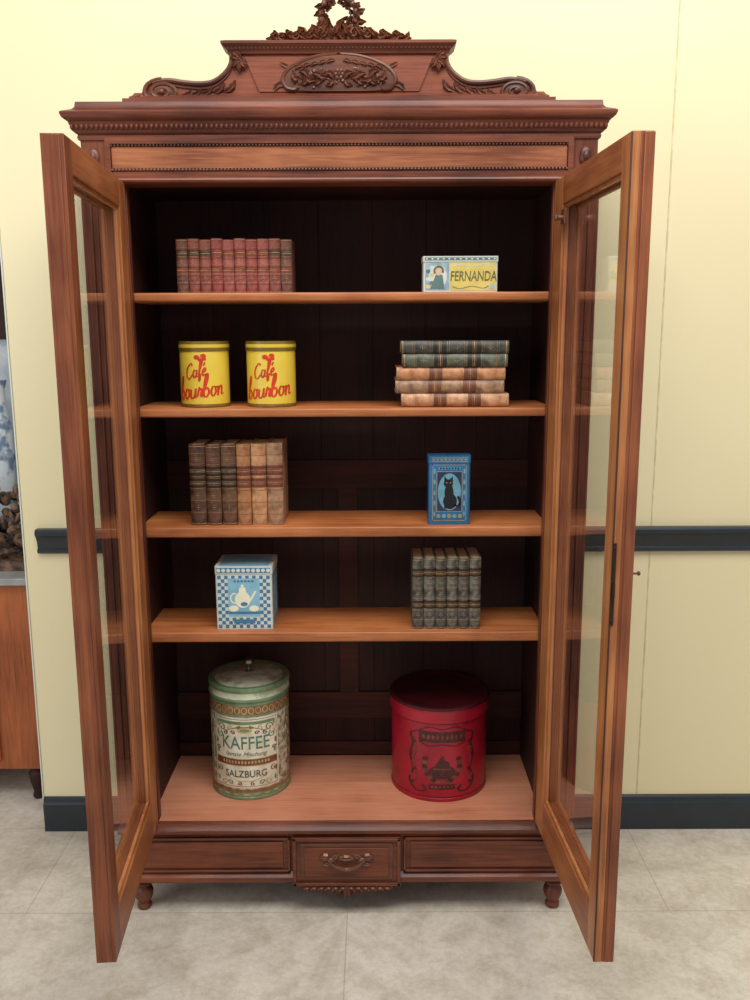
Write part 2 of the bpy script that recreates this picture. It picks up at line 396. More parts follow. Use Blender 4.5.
# central cartouche relief: shallow foliage and flowers
mb=MB(); y=0.021; random.seed(5)
for s in (-1,1):
    fr=smoothpts([(s*0.004,2.367),(s*0.050,2.362),(s*0.092,2.350),(s*0.124,2.333),(s*0.141,2.310),(s*0.132,2.288),(s*0.110,2.284),(s*0.106,2.298),(s*0.120,2.302)],6)
    mb.tube([(x,y+0.002,z) for x,z in fr],[0.003+0.0025*math.sin(pi*i/(len(fr)-1)) for i in range(len(fr))],0,7)
    mb.leaf((s*0.128,2.296),(s*0.168,2.276),0.022,0.008,y+0.008,0,curl=0.2*s)
    mb.leaf((s*0.122,2.334),(s*0.152,2.348),0.016,0.007,y+0.008,0)
    for k in range(5): mb.leaf((s*(0.01+0.02*k),2.350-0.003*k),(s*(0.030+0.02*k),2.344-0.004*k),0.012,0.005,y,0,curl=0.2*s)
    for k in range(6):
        x=0.012+0.016*k
        mb.leaf((s*x,2.306+0.004*math.sin(k*2)),(s*(x+0.024),2.322+0.008*math.sin(k*1.7)),0.022,0.010,y+0.001,0,curl=0.25*s*(-1)**k)
        mb.leaf((s*(x+0.004),2.310),(s*(x+0.022),2.294-0.003*math.cos(k*2.1)),0.018,0.008,y+0.001,0,curl=-0.25*s*(-1)**k)
for cx_,cz_,rr_ in ((0,2.318,0.014),(0.046,2.322,0.010),(-0.046,2.322,0.010),(0.082,2.312,0.008),(-0.082,2.312,0.008)):
    for k in range(6):
        a=2*pi*k/6+cx_*20; mb.ell((cx_+rr_*0.62*math.cos(a),y-0.001,cz_+rr_*0.62*math.sin(a)),(rr_*0.42,0.005,rr_*0.42),0,7,5)
    mb.ell((cx_,y-0.003,cz_),(rr_*0.36,0.006,rr_*0.36),0,7,5)
for k in range(60):
    x=-0.104+0.208*random.random(); z=2.286+0.050*random.random()*(1-(x/0.15)**2)
    mb.ell((x,y+0.002,z),(0.003+0.006*random.random(),0.004+0.003*random.random(),0.003+0.004*random.random()),0,7,5,rot=random.random()*3)
mb.build('cartouche_carving',[wood_carve],pedi)
# crown ornament: leafy wreath on a low run of foliage
mb=MB(); y=0.035; zc=2.458; R=0.043
ringp=[]
for i in range(37):
    a=2*pi*i/36; rr=R+0.003*math.sin(5*a)
    ringp.append((rr*math.cos(a),y,zc+rr*math.sin(a)))
mb.tube(ringp,[0.008+0.002*math.sin(i*1.7) for i in range(36)]+[0.008],0,8)
for k in range(15):
    a=2*pi*k/15+0.2*random.random()
    for rr,ww,sz in ((R+0.002,0.022,0.020),(R-0.004,-0.012,0.013)):
        p=(rr*math.cos(a),zc+rr*math.sin(a)); l=ww*(0.7+0.5*random.random()); b2=a+0.35+0.3*random.random()
        q=((rr+l)*math.cos(b2),zc+(rr+l)*math.sin(b2))
        mb.leaf(p,q,sz,0.013,y-0.004+0.006*random.random(),0,curl=0.2,n=6)
    mb.ell((R*math.cos(a),y-0.008,zc+R*math.sin(a)),(0.008,0.008,0.006+0.004*random.random()),0,7,5,rot=a)
for s in (-1,1):
    for k in range(10):
        t=k/9; x=0.010+t*0.145; hz=0.030*(1-t)**1.3+0.014
        mb.ell((s*x,y,2.404+hz*0.2),(0.012,0.014,0.006+hz*0.35),0,8,6,rot=0.4*math.sin(k*3))
        a=0.5+0.9*random.random()
        mb.leaf((s*x,2.402),(s*(x+0.024*math.cos(a)),2.402+hz*(0.7+0.5*random.random())),0.020,0.014,y-0.006,0,curl=(-0.3 if k%2 else 0.3))
        mb.leaf((s*(x+0.008),2.408),(s*(x-0.006),2.400+hz*0.9),0.016,0.012,y-0.012,0,curl=(0.3 if k%2 else -0.2))
    for k in range(4):
        cx_=0.040+0.034*k; r0=0.013-0.001*k
        sp=[(s*(cx_+r0*(1-i/22)*math.cos(1+k+i/20*7)),y-0.014,2.414-0.002*k+r0*(1-i/22)*math.sin(1+k+i/20*7)) for i in range(21)]
        mb.tube(sp,0.0035,0,6)
    mb.leaf((s*0.140,2.405),(s*0.182,2.404),0.014,0.010,y-0.004,0)
mb.build('crown_carving',[wood_carve],pedi)
# base
mb=MB()
mb.box(-0.64,0.64,0.0,0.06,0.115,0.27,0)
mb.box(-0.64,0.64,0.06,YB,0.115,0.13,1)
mb.sweep_u([(0,0.248),(0.006,0.250),(0.010,0.258),(0.018,0.264),(0.020,0.274),(0.014,0.280),(0.008,0.286),(0.004,0.2955),(0,0.2955)],0.64,0.0,0.30,0)
mb.sweep_u([(0,0.105),(0.012,0.105),(0.016,0.112),(0.014,0.122),(0.006,0.128),(0,0.134)],0.64,0.0,YB,0)
for s in (-1,1):
    x0,x1=0.165,0.615
    mb.box(s*x0,s*x1,-0.004,0.0,0.138,0.246,0)
    for a,b,c,d in ((x0,x1,0.240,0.246),(x0,x1,0.138,0.144),(x0,x0+0.006,0.138,0.246),(x1-0.006,x1,0.138,0.246)):
        mb.box(s*a,s*b,-0.011,-0.004,c,d,0)
    mb.prism_xz([(s*(x0+0.02),0.152),(s*(x1-0.02),0.152),(s*(x1-0.02),0.232),(s*(x0+0.02),0.232)],-0.009,-0.004,2)
mb.build('base',[wood_x,wood_dark,wood_x],root,bevel=0.001)
# drawer
mb=MB()
mb.box(-0.156,0.156,-0.017,-0.0005,0.100,0.250,0)
for a,b,c,d in ((-0.156,0.156,0.243,0.250),(-0.158,0.158,0.100,0.110),(-0.156,-0.146,0.1,0.25),(0.146,0.156,0.1,0.25)):
    mb.box(a,b,-0.024,-0.017,c,d,0)
mb.box(-0.134,0.134,-0.021,-0.017,0.120,0.234,1)
mb.box(-0.122,0.122,-0.025,-0.021,0.132,0.222,0)
dr=mb.build('drawer',[wood_x,wood_carve],root,bevel=0.0015)
mb=MB(); hy=-0.028; hz=0.186
for s in (-1,1):
    mb.ell((s*0.045,hy-0.002,hz),(0.010,0.006,0.010),0,10,6)
    mb.leaf((s*0.045,hz),(s*0.080,hz+0.006),0.020,0.006,hy+0.002,0,curl=0.25*s)
    mb.leaf((s*0.045,hz),(s*0.070,hz-0.012),0.014,0.006,hy+0.002,0,curl=-0.25*s)
    mb.leaf((s*0.045,hz),(s*0.022,hz+0.018),0.015,0.006,hy+0.002,0)
    mb.leaf((s*0.045,hz),(s*0.03,hz-0.014),0.014,0.006,hy+0.002,0)
    sp=[(s*(0.064+0.012*(1-i/22)*math.cos(i/20*7)),hy-0.002,hz+0.006+0.012*(1-i/22)*math.sin(i/20*7)) for i in range(21)]
    mb.tube(sp,0.002,0,6)
mb.tube([(-0.045+0.09*i/16,hy-0.010,hz-0.020*math.sin(pi*i/16)**0.7-0.002) for i in range(17)],[0.003+0.0025*math.sin(pi*i/16) for i in range(17)],0,8)
mb.leaf((-0.022,hz+0.006),(0.022,hz+0.006),0.020,0.006,hy+0.002,0)
mb.ell((0,hy-0.010,hz-0.022),(0.010,0.006,0.006),0,8,6)
mb.build('handle',[brass],dr)
# apron carving
mb=MB()
ap=[(-0.135,0.104),(-0.120,0.090),(-0.100,0.086),(-0.085,0.078),(-0.062,0.080),(-0.050,0.070),(-0.028,0.072),(-0.014,0.062),(0,0.058)]
ap=ap+[(-x,z) for x,z in reversed(ap[:-1])]
mb.prism_xz(ap[::-1],-0.014,0.004,0)
for s in (-1,1):
    for k in range(6):
        x=0.012+k*0.021
        mb.leaf((s*x,0.098),(s*(x+0.014),0.068+0.0035*k),0.022,0.010,-0.016,0,curl=0.2*s)
        mb.ell((s*x,-0.020,0.092),(0.009,0.008,0.006),0,7,5)
mb.leaf((0,0.100),(0,0.058),0.030,0.012,-0.018,0)
mb.build('apron_carving',[wood_carve],root)
# feet
ft=None
for x,yy in ((-0.606,0.03),(0.610,0.03),(-0.606,0.395),(0.610,0.395)):
    if ft is None:
        mb=MB(); mb.lathe([(0.016,0.001),(0.021,0.005),(0.021,0.013),(0.016,0.018),(0.016,0.022),(0.022,0.030),(0.027,0.044),(0.028,0.056),(0.024,0.066),(0.017,0.071),(0.017,0.076),(0.026,0.080),(0.030,0.086),(0.026,0.092),(0.020,0.094),(0.020,0.098),(0.026,0.100),(0.026,0.1045)],n=24)
        ft=mb.build('foot',[wood_z],root,loc=(x,yy,0),ang=60); 
    else:
        f2=ft.copy(); C.objects.link(f2); f2.location=(x,yy,0); f2.parent=root
# doors
DL=0.590; DZ0=0.295; DH=1.762; TH=0.044
def door(sgn,loc,rotz):
    s=sgn; mb=MB(); hs=0.080; ns=0.056; tr=0.066; br=0.105; yi=s*TH; ym=s*0.026
    for (a,b,mo,mi) in ((0,ym,2,3),(ym,yi,0,1)):
        mn=5 if s>0 else mo
        mb.box(0,hs,a,b,0,DH,mo); mb.box(DL-ns,DL,a,b,0,DH,mn)
        mb.box(hs,DL-ns,a,b,DH-tr,DH,mi); mb.box(hs,DL-ns,a,b,0,br,mi)
    g=0.008
    for y0,y1,mi in ((yi-s*0.006,yi-s*0.014,0),(-s*0.004,s*0.006,2)):
        mb.box(hs,hs+g,y0,y1,br,DH-tr,mi); mb.box(DL-ns-g,DL-ns,y0,y1,br,DH-tr,mi)
        mb.box(hs,DL-ns,y0,y1,br,br+g,mi); mb.box(hs,DL-ns,y0,y1,DH-tr-g,DH-tr,mi)
    if s<0:
        mb.box(DL,DL+0.004,0,s*0.020,0.002,DH-0.002,2)
        mb.box(DL-0.002,DL+0.0015,yi-s*0.002,yi+s*0.0015,0.002,DH-0.002,4)
    else: mb.box(DL,DL+0.002,s*0.008,s*0.036,0.002,DH-0.002,5)
    mb.box(hs-0.012,hs,-s*0.006,0,br-0.012,DH-tr+0.012,2); mb.box(DL-ns,DL-ns+0.012,-s*0.006,0,br-0.012,DH-tr+0.012,2)
    mb.box(hs,DL-ns,-s*0.006,0,br-0.012,br,3); mb.box(hs,DL-ns,-s*0.006,0,DH-tr,DH-tr+0.012,3)
    d=mb.build('door',[wood_or_z,wood_or_x,wood_do_z,wood_do_x,dark_line,wood_dl_z],root,loc=loc,rotz=rotz,bevel=0.0015)
    mb=MB(); mb.box(hs-0.004,DL-ns+0.004,s*0.018,s*0.021,br-0.004,DH-tr+0.004,0); mb.build('glass_pane',[glass],d,smooth=False)
    for hzz in (0.16,DH/2,DH-0.16):
        mb=MB(); mb.tube([(0.0,-s*0.004,hzz-0.035),(0.0,-s*0.004,hzz+0.035)],0.005,0,10)
        mb.ell((0.0,-s*0.004,hzz+0.040),(0.004,0.004,0.006)); mb.ell((0.0,-s*0.004,hzz-0.040),(0.004,0.004,0.006)); mb.build('hinge',[brass],d)
    if s<0:
        mb=MB(); mb.box(DL+0.0005,DL+0.003,yi+s*0.001,yi+0.007,0.79,0.965,0)
        for q in (0.80,0.955): mb.ell((DL+0.003,yi+0.003,q),(0.002,0.002,0.003))
        mb.box(DL+0.003,DL+0.008,yi+0.001,yi+0.006,0.85,0.88,0)
        mb.build('lock_plate',[iron],d)
        kz=0.892
        mb=MB(); mb.tube([(DL-0.03,0.0005,kz),(DL-0.03,0.008,kz)],0.007,0,10); mb.tube([(DL-0.03,0.006,kz),(DL-0.03,0.020,kz)],0.0025,0,8)
        mb.ell((DL-0.03,0.023,kz),(0.005,0.004,0.005)); mb.build('knob',[brass],d)
        mb=MB(); mb.box(0.085,0.115,yi,yi+s*0.004,DH-0.115,DH-0.080,0); mb.tube([(0.100,yi+s*0.003,DH-0.10),(0.100,yi+s*0.018,DH-0.10)],0.006,0,8)
        mb.ell((0.100,yi+s*0.020,DH-0.10),(0.009,0.006,0.009)); mb.build('catch',[brass],d)
    return d
def place_door(sgn,hx,nx):
    a=math.atan2(-math.sqrt(DL**2-(nx-hx)**2),nx-hx)
    return door(sgn,(hx,-0.006,DZ0),a)
dl=place_door(1,-0.588,-0.543)
dr2=place_door(-1,0.588,0.616)

# ================================================================= BOOKS
gold=paint('gilt_tooling',S(176,138,88),0.45,metal=0.2,scale=80,var=0.4)
pagem=paint('aged_paper',S(196,176,138),0.8,0.12,60)
def book_obj(w,h,d,cov,lab,lab2,bands,labs,gl,parent_loc,rot=None,label='',group='',band_gold=False,name='book'):
    mb=MB(); b=0.20*w; t=0.003; n=10
    def arc(off):
        R=((w/2)**2+b*b)/(2*b); a=math.asin(min(1,(w/2)/R)); pts=[]
        for i in range(n+1):
            th=-a+2*a*i/n; pts.append((math.sin(th)*(R+off),R-math.cos(th)*(R+off)))
        return pts
    out=[(-w/2,d)]+arc(0)+[(w/2,d)]
    inn=[(-w/2+t,d)]+[(x*(w/2-t)/(w/2),y+t) for x,y in arc(0)]+[(w/2-t,d)]
    k=len(out); vs=[(x,y,z) for z in (0,h) for (x,y) in out]+[(x,y,z) for z in (0,h) for (x,y) in inn]; fs=[]
    for i in range(k-1):
        fs+=[(i,i+1,k+i+1,k+i),(2*k+i,3*k+i,3*k+i+1,2*k+i+1),(i,2*k+i,2*k+i+1,i+1),(k+i,k+i+1,3*k+i+1,3*k+i)]
    fs+=[(0,k,3*k,2*k),(k-1,3*k-1,4*k-1,2*k-1)]
    mb.add(vs,fs,0)
    def strip(z0,z1,off,mat):
        pa=[(max(-w/2,min(w/2,x)),y) for x,y in arc(off)]; m=len(pa); pa2=arc(-0.0005)
        vs=[(x,y,z0) for x,y in pa]+[(x,y,z1) for x,y in pa]+[(x,y,z0) for x,y in pa2]+[(x,y,z1) for x,y in pa2]
        fs=[(i,i+1,m+i+1,m+i) for i in range(m-1)]+[(i,2*m+i,2*m+i+1,i+1) for i in range(m-1)]+[(m+i,m+i+1,3*m+i+1,3*m+i) for i in range(m-1)]
        mb.add(vs,fs,mat)
    for z in bands:
        strip(z*h-0.002,z*h+0.002,0.0016,1 if band_gold else 0)
        if gl: strip(z*h-0.0030,z*h-0.0024,0.0005,1); strip(z*h+0.0024,z*h+0.0030,0.0005,1)
    for i,(a,c) in enumerate(labs): strip(a*h,c*h,0.0006,2 if i==0 else 3)
    for i,(a,c) in enumerate(labs):
        zc=(a+c)/2*h; strip(zc-0.0008,zc+0.0008,0.0009,1); strip(zc+0.004,zc+0.0046,0.0009,1); strip(zc-0.0046,zc-0.004,0.0009,1)
    if gl:
        for i in range(len(bands)-1):
            zm=(bands[i]+bands[i+1])/2*h
            if all(not(a*h-0.004<zm<c*h+0.004) for a,c in labs):
                for (dx,dz) in ((0,0),(0.004,0),(-0.004,0),(0,0.005),(0,-0.005)):
                    mb.ell((dx,0.0002,zm+dz),(0.0013,0.0008,0.0013),1,6,4)
    strip(0.015*h,0.022*h,0.0005,1 if gl else 0); strip(0.973*h,0.98*h,0.0005,1 if gl else 0)
    ob=mb.build(name,[cov,gold,lab,lab2])
    ob.location=parent_loc
    if rot: ob.rotation_euler=rot
    mb=MB(); mb.box(-w/2+t,w/2-t,b+t,d-0.004,0.003,h-0.003,0); mb.build('page_block',[pagem],ob)
    tag(ob,label,'book',group); return ob
def leather(name,a,b,rough=0.5,scale=45): return paint(name,a,rough,c2=b,scale=scale,thr=(0.34,0.66),detail=10,bump=0.25)
Z1=1.7885
redA=[leather('red_leather_%d'%i,a,b) for i,(a,b) in enumerate([(S(70,42,34),S(132,84,68)),(S(100,46,38),S(158,88,74)),(S(110,42,40),S(168,84,76)),(S(116,50,46),S(176,98,88))])]
redlab=paint('crimson_label',S(122,38,36),0.5); dklab=paint('dark_label',S(40,28,24),0.5)
seq=[0,1,1,2,3,3,2,3,1,0]
for i in range(10):
    hh=0.139+0.002*math.sin(i*2.7); w=0.0296
    lab='dark brown leather book with gilt spine' if seq[i]==0 else 'worn red leather book with gilt spine bands'
    book_obj(w,hh,0.105,redA[seq[i]],redlab if seq[i]>1 else dklab,redlab,(0.18,0.34,0.5,0.66,0.82),((0.69,0.79),(0.38,0.46)),True,(-0.4235+i*0.0307,0.072+0.001*(i%2),Z1),label=lab,group='set of red leather books on the top shelf')
Z2=1.4835
st=[('tan_leather_a',S(160,104,70),S(222,174,132),0.159,0.291,'pale tan leather book lying at the bottom of a stack'),
    ('tan_leather_b',S(104,72,52),S(184,142,108),0.143,0.294,'brown mottled leather book lying in a stack'),
    ('tan_leather_c',S(156,92,56),S(212,152,106),0.146,0.294,'orange-tan leather book lying in a stack'),
    ('green_leather_a',S(46,48,38),S(108,108,90),0.162,0.283,'dark green cloth book lying in a stack'),
    ('black_leather_a',S(34,34,30),S(84,80,70),0.157,0.291,'black leather book on top of a stack')]
zz=Z2+0.0015
for i,(nm,a,b,x0,ln,lab) in enumerate(st):
    w=0.0340
    m=leather(nm,a,b,0.5,35); l2=paint(nm+'_label',S(110,60,40) if i<3 else S(34,30,26),0.5)
    book_obj(w,ln,0.19,m,l2,l2,(0.12,0.28,0.44,0.60,0.76,0.90),((0.62,0.74),(0.30,0.42)),True,(x0,0.062+0.002*(i%3),zz+w/2),rot=(0,pi/2,0),label=lab,group='stack of leather books on the second shelf')
    zz+=w+0.0014
Z3=1.1565
bw=[0.046,0.041,0.043,0.039,0.043,0.045]; cols=[(S(50,30,22),S(110,72,52)),(S(58,34,24),S(118,78,54)),(S(62,38,26),S(126,84,58)),(S(128,78,46),S(190,132,88)),(S(152,98,62),S(212,160,116)),(S(118,80,56),S(186,142,108))]
x=-0.428
for i in range(6):
    m=leather('brown_leather_%d'%i,cols[i][0],cols[i][1],0.5,30); l=paint('bl_%d'%i,S(104,46,34) if i>2 else S(36,20,16),0.5)
    hh=[0.226,0.224,0.226,0.225,0.226,0.228][i]
    book_obj(bw[i]-0.0015,hh,0.15,m,l,l,(0.15,0.30,0.45,0.60,0.75,0.88),((0.62,0.73),(0.47,0.58)),True,(x+bw[i]/2,0.068-0.002*(i%2),Z3),label=('dark brown' if i<3 else 'light brown')+' leather book with ribbed gilt spine',group='set of brown leather books on the third shelf')
    x+=bw[i]+0.0005
Z4=0.8525
gy=[leather('gray_leather_%d'%i,a,b,0.55,40) for i,(a,b) in enumerate([(S(36,34,32),S(106,100,90)),(S(46,43,40),S(126,120,108))])]
for i in range(6):
    book_obj(0.0312,0.206+0.002*(i%2),0.14,gy[i%2],dklab,dklab,(0.12,0.27,0.42,0.57,0.72,0.87),((0.74,0.85),(0.29,0.40)),True,(0.207+i*0.0323,0.064,Z4),label='dark faded grey book with ribbed spine',group='set of grey books on the fourth shelf')

# ================================================================= TINS
yel=paint('yellow_enamel',S(218,188,64),0.32,0.07,8); olive=paint('olive_gold_rim',S(124,102,40),0.35,metal=0.2)
redp=paint('red_print',S(204,52,28),0.4); orp=paint('orange_print',S(222,110,52),0.4); ivory=paint('ivory_print',S(236,228,200),0.45,0.05)
def yellow_tin(x):
    R=0.0672; mb=MB(); y=cyl(R)
    mb.lathe([(R-0.004,0.0),(R+0.0008,0.001),(R+0.0008,0.006),(R,0.007),(R,0.158),(R-0.001,0.160)],n=48,mats=[1,1,1,0,0,0])
    patch(mb,y,-0.2,0.2,0.007,0.009,0.0005,1,30)
    for cx,cz,r in ((-0.009,0.136,0.008),(0.009,0.139,0.008),(0.001,0.130,0.007),(0.012,0.131,0.005)): disc(mb,y,cx,cz,r,r*0.75,0.0008,2,10)
    disc(mb,y,0.002,0.135,0.004,0.003,0.0011,3,8)
    stroke(mb,y,[(0.003,0.129),(0.000,0.122),(0.004,0.116)],0.0024,0.0009,2)
    def word(P,ox,oz,sc,w,rot=0.16,sh=0.25):
        cr,sr=math.cos(rot),math.sin(rot)
        for st_ in P:
            stroke(mb,y,[(ox+((a+b*sh)*cr-b*sr)*sc,oz+((a+b*sh)*sr+b*cr)*sc*1.15) for a,b in st_],w,0.0010,2)
    b_=lambda o:[(o-0.2,0.1),(o+0.2,1.6),(o+0.15,2.2),(o-0.05,1.7),(o-0.05,0.3),(o+0.25,0.0),(o+0.5,0.4),(o+0.3,0.85),(o+0.0,0.7)]
    o_=lambda o:[(o+0.5,0.8),(o+0.15,0.9),(o,0.4),(o+0.25,0.0),(o+0.55,0.35),(o+0.45,0.85),(o+0.75,0.75)]
    u_=lambda o:[(o,0.85),(o+0.02,0.2),(o+0.25,0.0),(o+0.5,0.3),(o+0.55,0.9),(o+0.55,0.15),(o+0.75,0.05)]
    r_=lambda o:[(o,0.1),(o+0.15,0.95),(o+0.2,0.75),(o+0.45,0.8),(o+0.4,0.2),(o+0.6,0.05)]
    n_=lambda o:[(o,0.9),(o+0.05,0.0),(o+0.1,0.6),(o+0.35,0.9),(o+0.5,0.6),(o+0.5,0.1),(o+0.8,0.15)]
    word([b_(0),o_(0.75),u_(1.55),r_(2.35),b_(3.1),o_(3.85),n_(4.65)],-0.068,0.020,0.0245,0.0044,0.10)
    a_=lambda o:[(o+0.5,0.8),(o+0.15,0.9),(o,0.4),(o+0.2,0.0),(o+0.5,0.4),(o+0.55,0.9),(o+0.5,0.15),(o+0.75,0.1)]
    f_=lambda o:[(o-0.1,0.3),(o+0.4,1.7),(o+0.2,2.0),(o+0.05,1.2),(o,-0.4),(o+0.15,-0.3),(o+0.2,0.2),(o+0.45,0.3)]
    e_=lambda o:[(o,0.4),(o+0.4,0.6),(o+0.3,0.95),(o,0.6),(o+0.1,0.05),(o+0.5,0.2)]
    word([[(0.9,1.5),(0.6,1.8),(0.0,1.2),(0.0,0.3),(0.4,0.0),(0.9,0.4)],a_(1.05),f_(1.95),e_(2.45),[(2.55,1.25),(2.75,1.6)]],-0.040,0.076,0.0190,0.0036,0.18)
    ob=mb.build('coffee_tin',[yel,olive,redp,orp],loc=(x,0.140,Z2)); tag(ob,'round yellow coffee tin with red script lettering','tin','pair of yellow tins on the second shelf')
    mb=MB(); mb.lathe([(R+0.0018,0.152),(R+0.0022,0.154),(R+0.0022,0.161),(R+0.0022,0.170),(R+0.001,0.1775),(R-0.003,0.178),(R-0.006,0.175),(0.001,0.176)],n=48,mats=[1,1,0,1,1,1,0,0])
    mb.build('lid',[yel,olive],ob)
yellow_tin(-0.386); yellow_tin(-0.201)
# flat tin on top shelf
blue=paint('blue_print',S(112,148,176),0.4,c2=S(168,188,196),scale=40); white=paint('white_print',S(206,210,200),0.4,0.05); yel2=paint('yellow_print',S(212,192,104),0.4,0.1)
skin=paint('pale_print',S(206,176,150),0.5); teal=paint('teal_print',S(92,120,116),0.5); navy=paint('olive_grey_print',S(110,104,62),0.45,0.35,60)
mb=MB(); mb.rbox(-0.099,0.099,0.0,0.075,0,0.078,0.004,0); f=flat(0.0)
patch(mb,f,-0.094,-0.03,0.005,0.076,0.0006,1,1); patch(mb,f,-0.028,0.095,0.004,0.077,0.0006,2,1)
disc(mb,f,-0.060,0.040,0.024,0.030,0.0010,0); poly(mb,f,[(-0.080,0.008),(-0.042,0.008),(-0.048,0.045),(-0.066,0.045)],0.0013,4)
disc(mb,f,-0.058,0.053,0.008,0.010,0.0016,3); ring(mb,f,-0.058,0.055,0.014,0.014,0.005,0.0018,5,14,-0.4,pi+0.6)
for k in range(6): disc(mb,f,-0.086+0.010*(k%2),0.014+0.010*k,0.006,0.005,0.0012,(2,4,0)[k%3],8)
text(mb,f,'FERNANDA',0.034,0.040,0.036,0.0010,5,0.1,0,0.66,0.0006)
stroke(mb,f,[(-0.022,0.066),(0.0,0.072),(0.03,0.066),(0.06,0.072),(0.09,0.066)],0.003,0.001,0)
stroke(mb,f,[(-0.022,0.014),(0.0,0.009),(0.03,0.015),(0.06,0.010),(0.075,0.016)],0.003,0.001,4)
disc(mb,f,0.084,0.014,0.007,0.007,0.0012,1)
o=mb.build('biscuit_tin',[white,blue,yel2,skin,teal,navy],loc=(0.3155,0.075,Z1)); tag(o,'low white and yellow printed tin with a blue picture panel','tin')
mb=MB(); mb.rbox(-0.1005,0.1005,-0.0018,0.0768,0.0785,0.093,0.005,0); 
patch(mb,flat(-0.0018),-0.095,0.095,0.082,0.0895,0.0005,1,1)
for k in range(13): disc(mb,flat(-0.0018),-0.09+k*0.015,0.0858,0.003,0.002,0.0009,0,6)
mb.build('lid',[white,teal],o)
# blue tin with cat
bt=paint('blue_tin_enamel',S(42,102,148),0.3,0.18,14); gd=paint('gold_line',S(168,148,96),0.4,metal=0.3); lt=paint('pale_teal',S(96,148,168),0.5,0.15,60); blk=paint('black_print',S(14,14,18),0.5)
navy2=paint('navy_blue_print',S(34,50,78),0.45)
mb=MB(); mb.rbox(-0.058,0.058,0,0.06,0,0.172,0.009,0); f=flat(0)
x0,x1=-0.047,0.047
for a,b,c,d in ((x0,x1,0.010,0.012),(x0,x1,0.166,0.168),(x0,x0+0.002,0.010,0.168),(x1-0.002,x1,0.010,0.168)): patch(mb,f,a,b,c,d,0.0006,1,1)
patch(mb,f,-0.036,0.036,0.036,0.150,0.0006,1,1); patch(mb,f,-0.034,0.034,0.038,0.148,0.0009,4,1)
disc(mb,f,0,0.092,0.032,0.052,0.0012,2,20)
disc(mb,f,0.002,0.066,0.019,0.022,0.0016,3,20); disc(mb,f,-0.001,0.090,0.0125,0.024,0.0017,3,20); disc(mb,f,-0.003,0.116,0.0125,0.0115,0.0018,3,18)
poly(mb,f,[(-0.0150,0.118),(-0.0140,0.136),(-0.0040,0.125)],0.0019,3); poly(mb,f,[(0.0090,0.118),(0.0090,0.136),(-0.0015,0.125)],0.0019,3)
stroke(mb,f,[(0.014,0.056),(0.026,0.052),(0.030,0.064),(0.024,0.080)],0.006,0.0016,3)
poly(mb,f,[(-0.012,0.086),(-0.014,0.046),(-0.006,0.046),(-0.003,0.080)],0.0019,3); poly(mb,f,[(0.001,0.080),(0.000,0.046),(0.008,0.046),(0.010,0.080)],0.0019,3)
disc(mb,f,-0.008,0.118,0.0022,0.0014,0.0023,1,6); disc(mb,f,0.003,0.118,0.0022,0.0014,0.0023,1,6)
for s in (-1,1):
    for k in range(5): disc(mb,f,s*0.041,0.03+0.03*k,0.003,0.008,0.0008,2,8)
for k in range(5): disc(mb,f,-0.03+0.015*k,0.024,0.006,0.006,0.0008,2 if k%2 else 1,8)
patch(mb,f,-0.030,0.030,0.154,0.162,0.0008,2,1)
for k in range(7): disc(mb,f,-0.024+0.008*k,0.158,0.003,0.003,0.0011,4,6)
for s_ in (-1,1):
    xs=s_*0.0585
    mb.add([(xs,0.012,0.012),(xs,0.05,0.012),(xs,0.05,0.165),(xs,0.012,0.165)],[(0,1,2,3)],4)
o=mb.build('tea_tin',[bt,gd,lt,blk,navy2],loc=(0.292,0.066,Z3)); tag(o,'tall blue tin printed with a sitting black cat','tin')
mb=MB(); mb.rbox(-0.0595,0.0595,-0.0015,0.0615,0.1725,0.192,0.010,0); patch(mb,flat(-0.0015),-0.05,0.05,0.176,0.178,0.0005,1,1); patch(mb,flat(-0.0015),-0.05,0.05,0.186,0.188,0.0005,1,1)
for k in range(9): disc(mb,flat(-0.0015),-0.044+0.011*k,0.182,0.0035,0.0025,0.0006,1,6)
mb.build('lid',[bt,gd],o)
# square blue/white tin
lb=paint('light_blue_print',S(132,180,200),0.4,0.12,25); mbl=paint('delft_blue_print',S(66,118,154),0.4,0.1)
W=0.080; mb=MB(); mb.rbox(-W,W,0,0.14,0,0.162,0.005,0); 
def side_map(fm):
    patch(mb,fm,-W+0.005,W-0.005,0.004,0.158,0.0005,0,1)
    for i in range(15):
        for j in range(15):
            if (i<3 or i>11) or (j<3 or j>13):
                if (i+j)%2==0:
                    u=-W+0.006+i*(2*W-0.012)/15; v=0.004+j*0.154/15
                    patch(mb,fm,u,u+(2*W-0.012)/15,v,v+0.154/15,0.0009,1,1)
    patch(mb,fm,-0.045,0.045,0.038,0.150,0.0013,2,1)
f=flat(0); side_map(f)
side_map(lambda u,v,o:(W+o,0.07+u*0.8,v))
disc(mb,f,0.0,0.100,0.040,0.040,0.0015,2)
disc(mb,f,-0.004,0.088,0.022,0.024,0.0018,3); poly(mb,f,[(-0.016,0.104),(0.008,0.104),(0.004,0.124),(-0.012,0.124)],0.0019,3)
disc(mb,f,-0.004,0.128,0.004,0.005,0.002,3,8); poly(mb,f,[(0.014,0.084),(0.020,0.084),(0.036,0.112),(0.030,0.114)],0.0019,3)
ring(mb,f,-0.026,0.092,0.014,0.016,0.004,0.0019,3,16,pi*0.4,pi*1.6)
disc(mb,f,-0.030,0.062,0.014,0.009,0.002,3); disc(mb,f,0.028,0.062,0.014,0.009,0.002,3)
patch(mb,f,-0.044,0.044,0.046,0.053,0.0021,1,1); disc(mb,f,0.0,0.075,0.010,0.006,0.0023,1)
patch(mb,f,-0.03,0.03,0.018,0.030,0.0018,1,1)
for k in range(6): disc(mb,f,-0.025+0.010*k,0.142,0.004,0.003,0.002,1,8)
